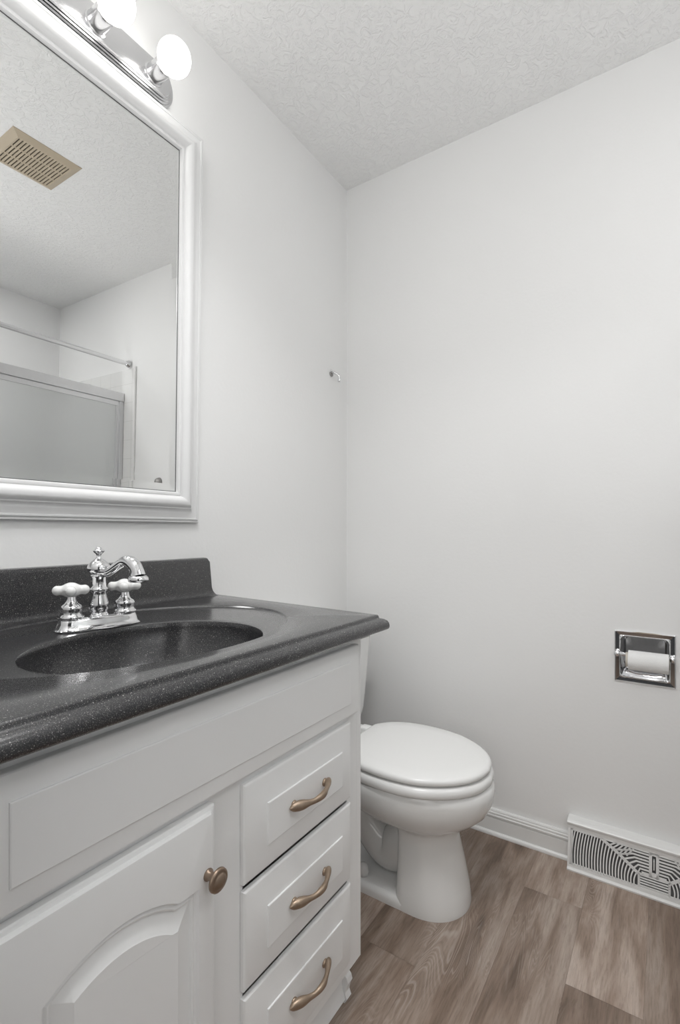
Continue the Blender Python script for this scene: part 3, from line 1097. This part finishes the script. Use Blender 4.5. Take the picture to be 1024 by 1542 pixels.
# rear shelf carrying the tank, and its support
def shelf(z, x0, x1, hw):
    return [(x0+(x1-x0)*(0.5+0.5*math.copysign(abs(math.cos(2*PI*k/NT))**0.4, math.cos(2*PI*k/NT))), hw*math.copysign(abs(math.sin(2*PI*k/NT))**0.45, math.sin(2*PI*k/NT)), z) for k in range(NT)]
loft(bm, [shelf(0.20, 0.06, 0.34, 0.070), shelf(0.26, 0.05, 0.36, 0.085), shelf(0.31, 0.04, 0.38, 0.120), shelf(0.335, 0.035, 0.38, 0.140), shelf(0.362, 0.035, 0.36, 0.142), shelf(0.368, 0.04, 0.355, 0.138)])
obj('bowl', bm, M_por, to, angle=50)
for s in (-1, 1):
    bm = BM()
    lathe(bm, [(0.0165, 0.0), (0.0170, 0.012), (0.0155, 0.024), (0.0105, 0.031), (0, 0.033)], (0.356, s*0.082, 0.0300), 'z', 20)
    obj('bolt_cap', bm, M_seat, to, smooth=True)
bm = BM()
def lidring(grow, z):
    out = []
    pts = [(0.292, 0.0), (0.292, 0.082), (0.297, 0.100), (0.318, 0.130), (0.352, 0.156), (0.396, 0.174), (0.450, 0.181), (0.508, 0.180), (0.566, 0.168), (0.620, 0.140), (0.665, 0.100), (0.693, 0.053), (0.703, 0.0)]
    half = smoothpath(pts, 4)
    full = half + [(p[0], -p[1]) for p in reversed(half[1:-1])]
    cx = 0.495
    for (x, y) in full:
        L = math.hypot(x-cx, y)
        k = (L+grow)/L
        out.append((cx+(x-cx)*k, y*k, z))
    return out
loft(bm, [lidring(-0.006, 0.3515), lidring(0.001, 0.353), lidring(0.005, 0.359), lidring(0.005, 0.370), lidring(0.001, 0.377), lidring(-0.006, 0.380), lidring(-0.05, 0.3805)])
obj('seat', bm, M_seat, to, angle=50)
bm = BM()
loft(bm, [lidring(-0.030, 0.3808), lidring(-0.012, 0.3838), lidring(-0.004, 0.3850), lidring(-0.001, 0.3885), lidring(-0.001, 0.3960), lidring(-0.005, 0.4010), lidring(-0.011, 0.4030), lidring(-0.05, 0.4042), lidring(-0.12, 0.4048)])
obj('lid', bm, M_seat, to, angle=50)
for s in (-1, 1):
    bm = BM()
    add_box(bm, 0.255, 0.296, s*0.075-0.018, s*0.075+0.018, 0.368, 0.395, 0.006, 3)
    obj('hinge', bm, M_seat, to, angle=40)
bm = BM()
def tk(hw, x0, x1, z, r=0.03):
    cx, hx = (x0+x1)/2, (x1-x0)/2
    return [(cx+p[0], p[1], z) for p in rrect(hx, hw, r, 8)]
loft(bm, [tk(0.165, 0.050, 0.170, 0.369), tk(0.186, 0.032, 0.186, 0.373), tk(0.200, 0.024, 0.194, 0.384), tk(0.206, 0.022, 0.198, 0.41), tk(0.216, 0.021, 0.206, 0.53), tk(0.225, 0.020, 0.214, 0.6625)])
obj('tank', bm, M_por, to, angle=50)
bm = BM()
loft(bm, [tk(0.222, 0.022, 0.212, 0.6630), tk(0.2265, 0.019, 0.216, 0.6650), tk(0.229, 0.015, 0.219, 0.673), tk(0.229, 0.015, 0.219, 0.690), tk(0.224, 0.019, 0.214, 0.697), tk(0.20, 0.04, 0.195, 0.699)])
obj('tank_lid', bm, M_por, to, angle=50)
bm = BM()
lathe(bm, [(0.011, 0), (0.011, 0.008), (0.007, 0.012), (0.007, 0.018)], (0.211, -0.165, 0.625), 'x', 18)
tube(bm, [(0.229, -0.165, 0.625, 0.007), (0.231, -0.13, 0.622, 0.006), (0.229, -0.09, 0.618, 0.008)], 12)
obj('flush_lever', bm, M_chrome, to, smooth=True)

# ------------------------------------------------------------ hook on left wall
hk = thing('towel_hook', 'small curved chrome hook on the left wall near the corner', 'hook', (0.0, -0.112, 1.655))
bm = BM()
lathe(bm, [(0.011, 0.0), (0.0105, 0.003), (0.006, 0.005), (0.004, 0.0055)], (0, 0, 0), 'x', 20)
obj('wall_rose', bm, M_nickel, hk, smooth=True)
bm = BM()
tube(bm, smoothpath([(0.003, -0.010, 0.010, 0.0062), (0.016, 0.000, 0.002, 0.0050), (0.027, 0.008, -0.006, 0.0050), (0.031, 0.013, -0.018, 0.0054), (0.028, 0.015, -0.028, 0.0062), (0.024, 0.015, -0.032, 0.0035)], 5), 14)
obj('arm', bm, M_chrome, hk, smooth=True)

# ------------------------------------------------------------ tub side, seen in the mirror
# exhaust vent on the ceiling
ev = thing('exhaust_vent', 'beige slotted exhaust fan cover on the textured ceiling, seen in the mirror', 'vent', (1.0215, -0.772, H))
hw_, hh_ = 0.1215, 0.123
bm = BM()
rings = []
for wx, wy, z in ((hw_, hh_, 0.0), (hw_, hh_, -0.002), (hw_-0.024, hh_-0.026, -0.0125), (hw_-0.027, hh_-0.029, -0.0125), (hw_-0.027, hh_-0.029, -0.006)):
    rings.append([(wx, -wy, z), (wx, wy, z), (-wx, wy, z), (-wx, -wy, z)])
loft(bm, rings, False, False)
obj('vent_cover', bm, M_beige, ev)
bm = BM()
ix, iy = hw_-0.0265, hh_-0.0285
nb = 16
for k in range(nb+1):
    yy = -iy + 2*iy*k/nb
    add_box(bm, -ix, ix, yy-0.0036, yy+0.0036, -0.0118, -0.0080)
for xx in (-ix, -ix/3, ix/3, ix):
    add_box(bm, xx-0.0035, xx+0.0035, -iy, iy, -0.0122, -0.0082)
obj('vent_grille', bm, M_beige, ev)
bm = BM()
add_box(bm, -ix, ix, -iy, iy, -0.0076, -0.003)
obj('vent_interior', bm, M_dark, ev)

# bathtub
tb = thing('bathtub', 'white bathtub in the tiled alcove behind the shower door', 'bathtub', ((1.56+RX)/2, RY/2, 0))
bm = BM()
bw, bl = (RX-0.012-1.56)/2, (-RY-0.014)/2
def tr(ix_, iy_, r, z):
    return [(p[0], p[1], z) for p in rrect(bw-ix_, bl-iy_, r, 8)]
loft(bm, [tr(0, 0, .01, 0), tr(0, 0, .01, 0.40), tr(0.006, 0.006, .01, 0.408), tr(0.07, 0.08, .08, 0.408), tr(0.078, 0.09, .09, 0.400), tr(0.11, 0.14, .1, 0.15), tr(0.15, 0.2, .1, 0.09)], True, True)
obj('tub_shell', bm, M_tub, tb, angle=35)

# sliding door
sd = thing('shower_door', 'aluminium framed sliding shower door with frosted glass, seen in the mirror', 'shower door', (1.60, -0.80, 0.408))
def sbox(bm, x0, x1, ya, yb, za, zb, bev=0.0):
    add_box(bm, x0-1.60, x1-1.60, ya+0.80, yb+0.80, za-0.408, zb-0.408, bev)
bm = BM()
sbox(bm, 1.590, 1.640, RY+0.003, -0.0095, 1.735, 1.785, 0.003)
obj('header_rail', bm, M_alu, sd)
bm = BM()
sbox(bm, 1.590, 1.640, RY+0.003, -0.0095, 0.409, 0.435, 0.003)
obj('bottom_track', bm, M_alu, sd)
for ya in (-0.034, RY+0.003):
    bm = BM()
    sbox(bm, 1.594, 1.636, ya, ya+0.0245, 0.435, 1.735, 0.002)
    obj('jamb', bm, M_alu, sd)
for xa, ya, yb in ((1.600, -0.84, -0.040), (1.622, RY+0.03, -0.76)):
    bm = BM()
    sbox(bm, xa+0.003, xa+0.008, ya+0.004, yb-0.004, 0.445, 1.722)
    gl = obj('glass_panel', bm, M_frost, sd)
    bm = BM()
    for b_ in ((ya, yb, 1.708, 1.733), (ya, yb, 0.437, 0.460), (ya, ya+0.014, 0.46, 1.708), (yb-0.014, yb, 0.46, 1.708)):
        sbox(bm, xa, xa+0.011, b_[0], b_[1], b_[2], b_[3], 0.001)
    obj('panel_frame', bm, M_alu, gl)

# curtain rod
rd = thing('curtain_rod', 'thin chrome curtain rod above the shower door', 'curtain rod', (1.555, -0.8, 1.950))
bm = BM()
tube(bm, [(0, RY+0.8+0.004, 0, 0.011), (0, -0.45, 0, 0.011), (0, -0.4499, 0, 0.0125), (0, 0.78, 0, 0.0125)], 20)
obj('rod', bm, M_chrome, rd, angle=40)
for yy, ax in ((0.799-0.009, 'y'), (RY+0.801, 'y')):
    bm = BM()
    prf = [(0.022, 0.0), (0.022, 0.004), (0.016, 0.012), (0.0135, 0.022)]
    if yy > 0:
        lathe(bm, prf, (0, 0.7915, 0), '-y', 24)
    else:
        lathe(bm, prf, (0, RY+0.801, 0), 'y', 24)
    obj('end_flange', bm, M_chrome, rd, smooth=True)

# shower head and arm on the tiled back wall
sh = thing('shower_head', 'chrome shower head on a bent arm, blurred behind frosted glass', 'shower head', (1.97, -0.008, 1.86))
bm = BM()
tube(bm, smoothpath([(0, -0.004, 0, 0.011), (0, -0.05, 0.0, 0.011), (0, -0.10, -0.03, 0.011), (0, -0.14, -0.07, 0.011)], 5), 14)
lathe(bm, [(0.028, 0.0), (0.026, 0.006), (0.012, 0.010)], (0, -0.0015, 0), '-y', 20)
obj('shower_arm', bm, M_chrome, sh, smooth=True)
bm = BM()
b = bmesh.new()
lathe(b, [(0.012, 0.0), (0.016, -0.012), (0.030, -0.045), (0.040, -0.060), (0.040, -0.066), (0.0, -0.067)], (0, 0, 0), 'z', 24)
merge(bm, b, Matrix.Translation((0, -0.138, -0.066)) @ Matrix.Rotation(math.radians(-35), 4, 'X'))
obj('spray_head', bm, M_chrome, sh, angle=50)

# robe knob on back wall right of the frame, visible in the mirror
rk = thing('robe_hook', 'small round chrome robe knob on the back wall, seen low in the mirror', 'hook', (1.262, 0, 1.262))
bm = BM()
lathe(bm, [(0.026, 0.0), (0.025, 0.004), (0.023, 0.012), (0.018, 0.019), (0.010, 0.024), (0, 0.026)], (0, 0, 0), '-y', 24)
obj('knob', bm, M_nickel, rk, smooth=True)
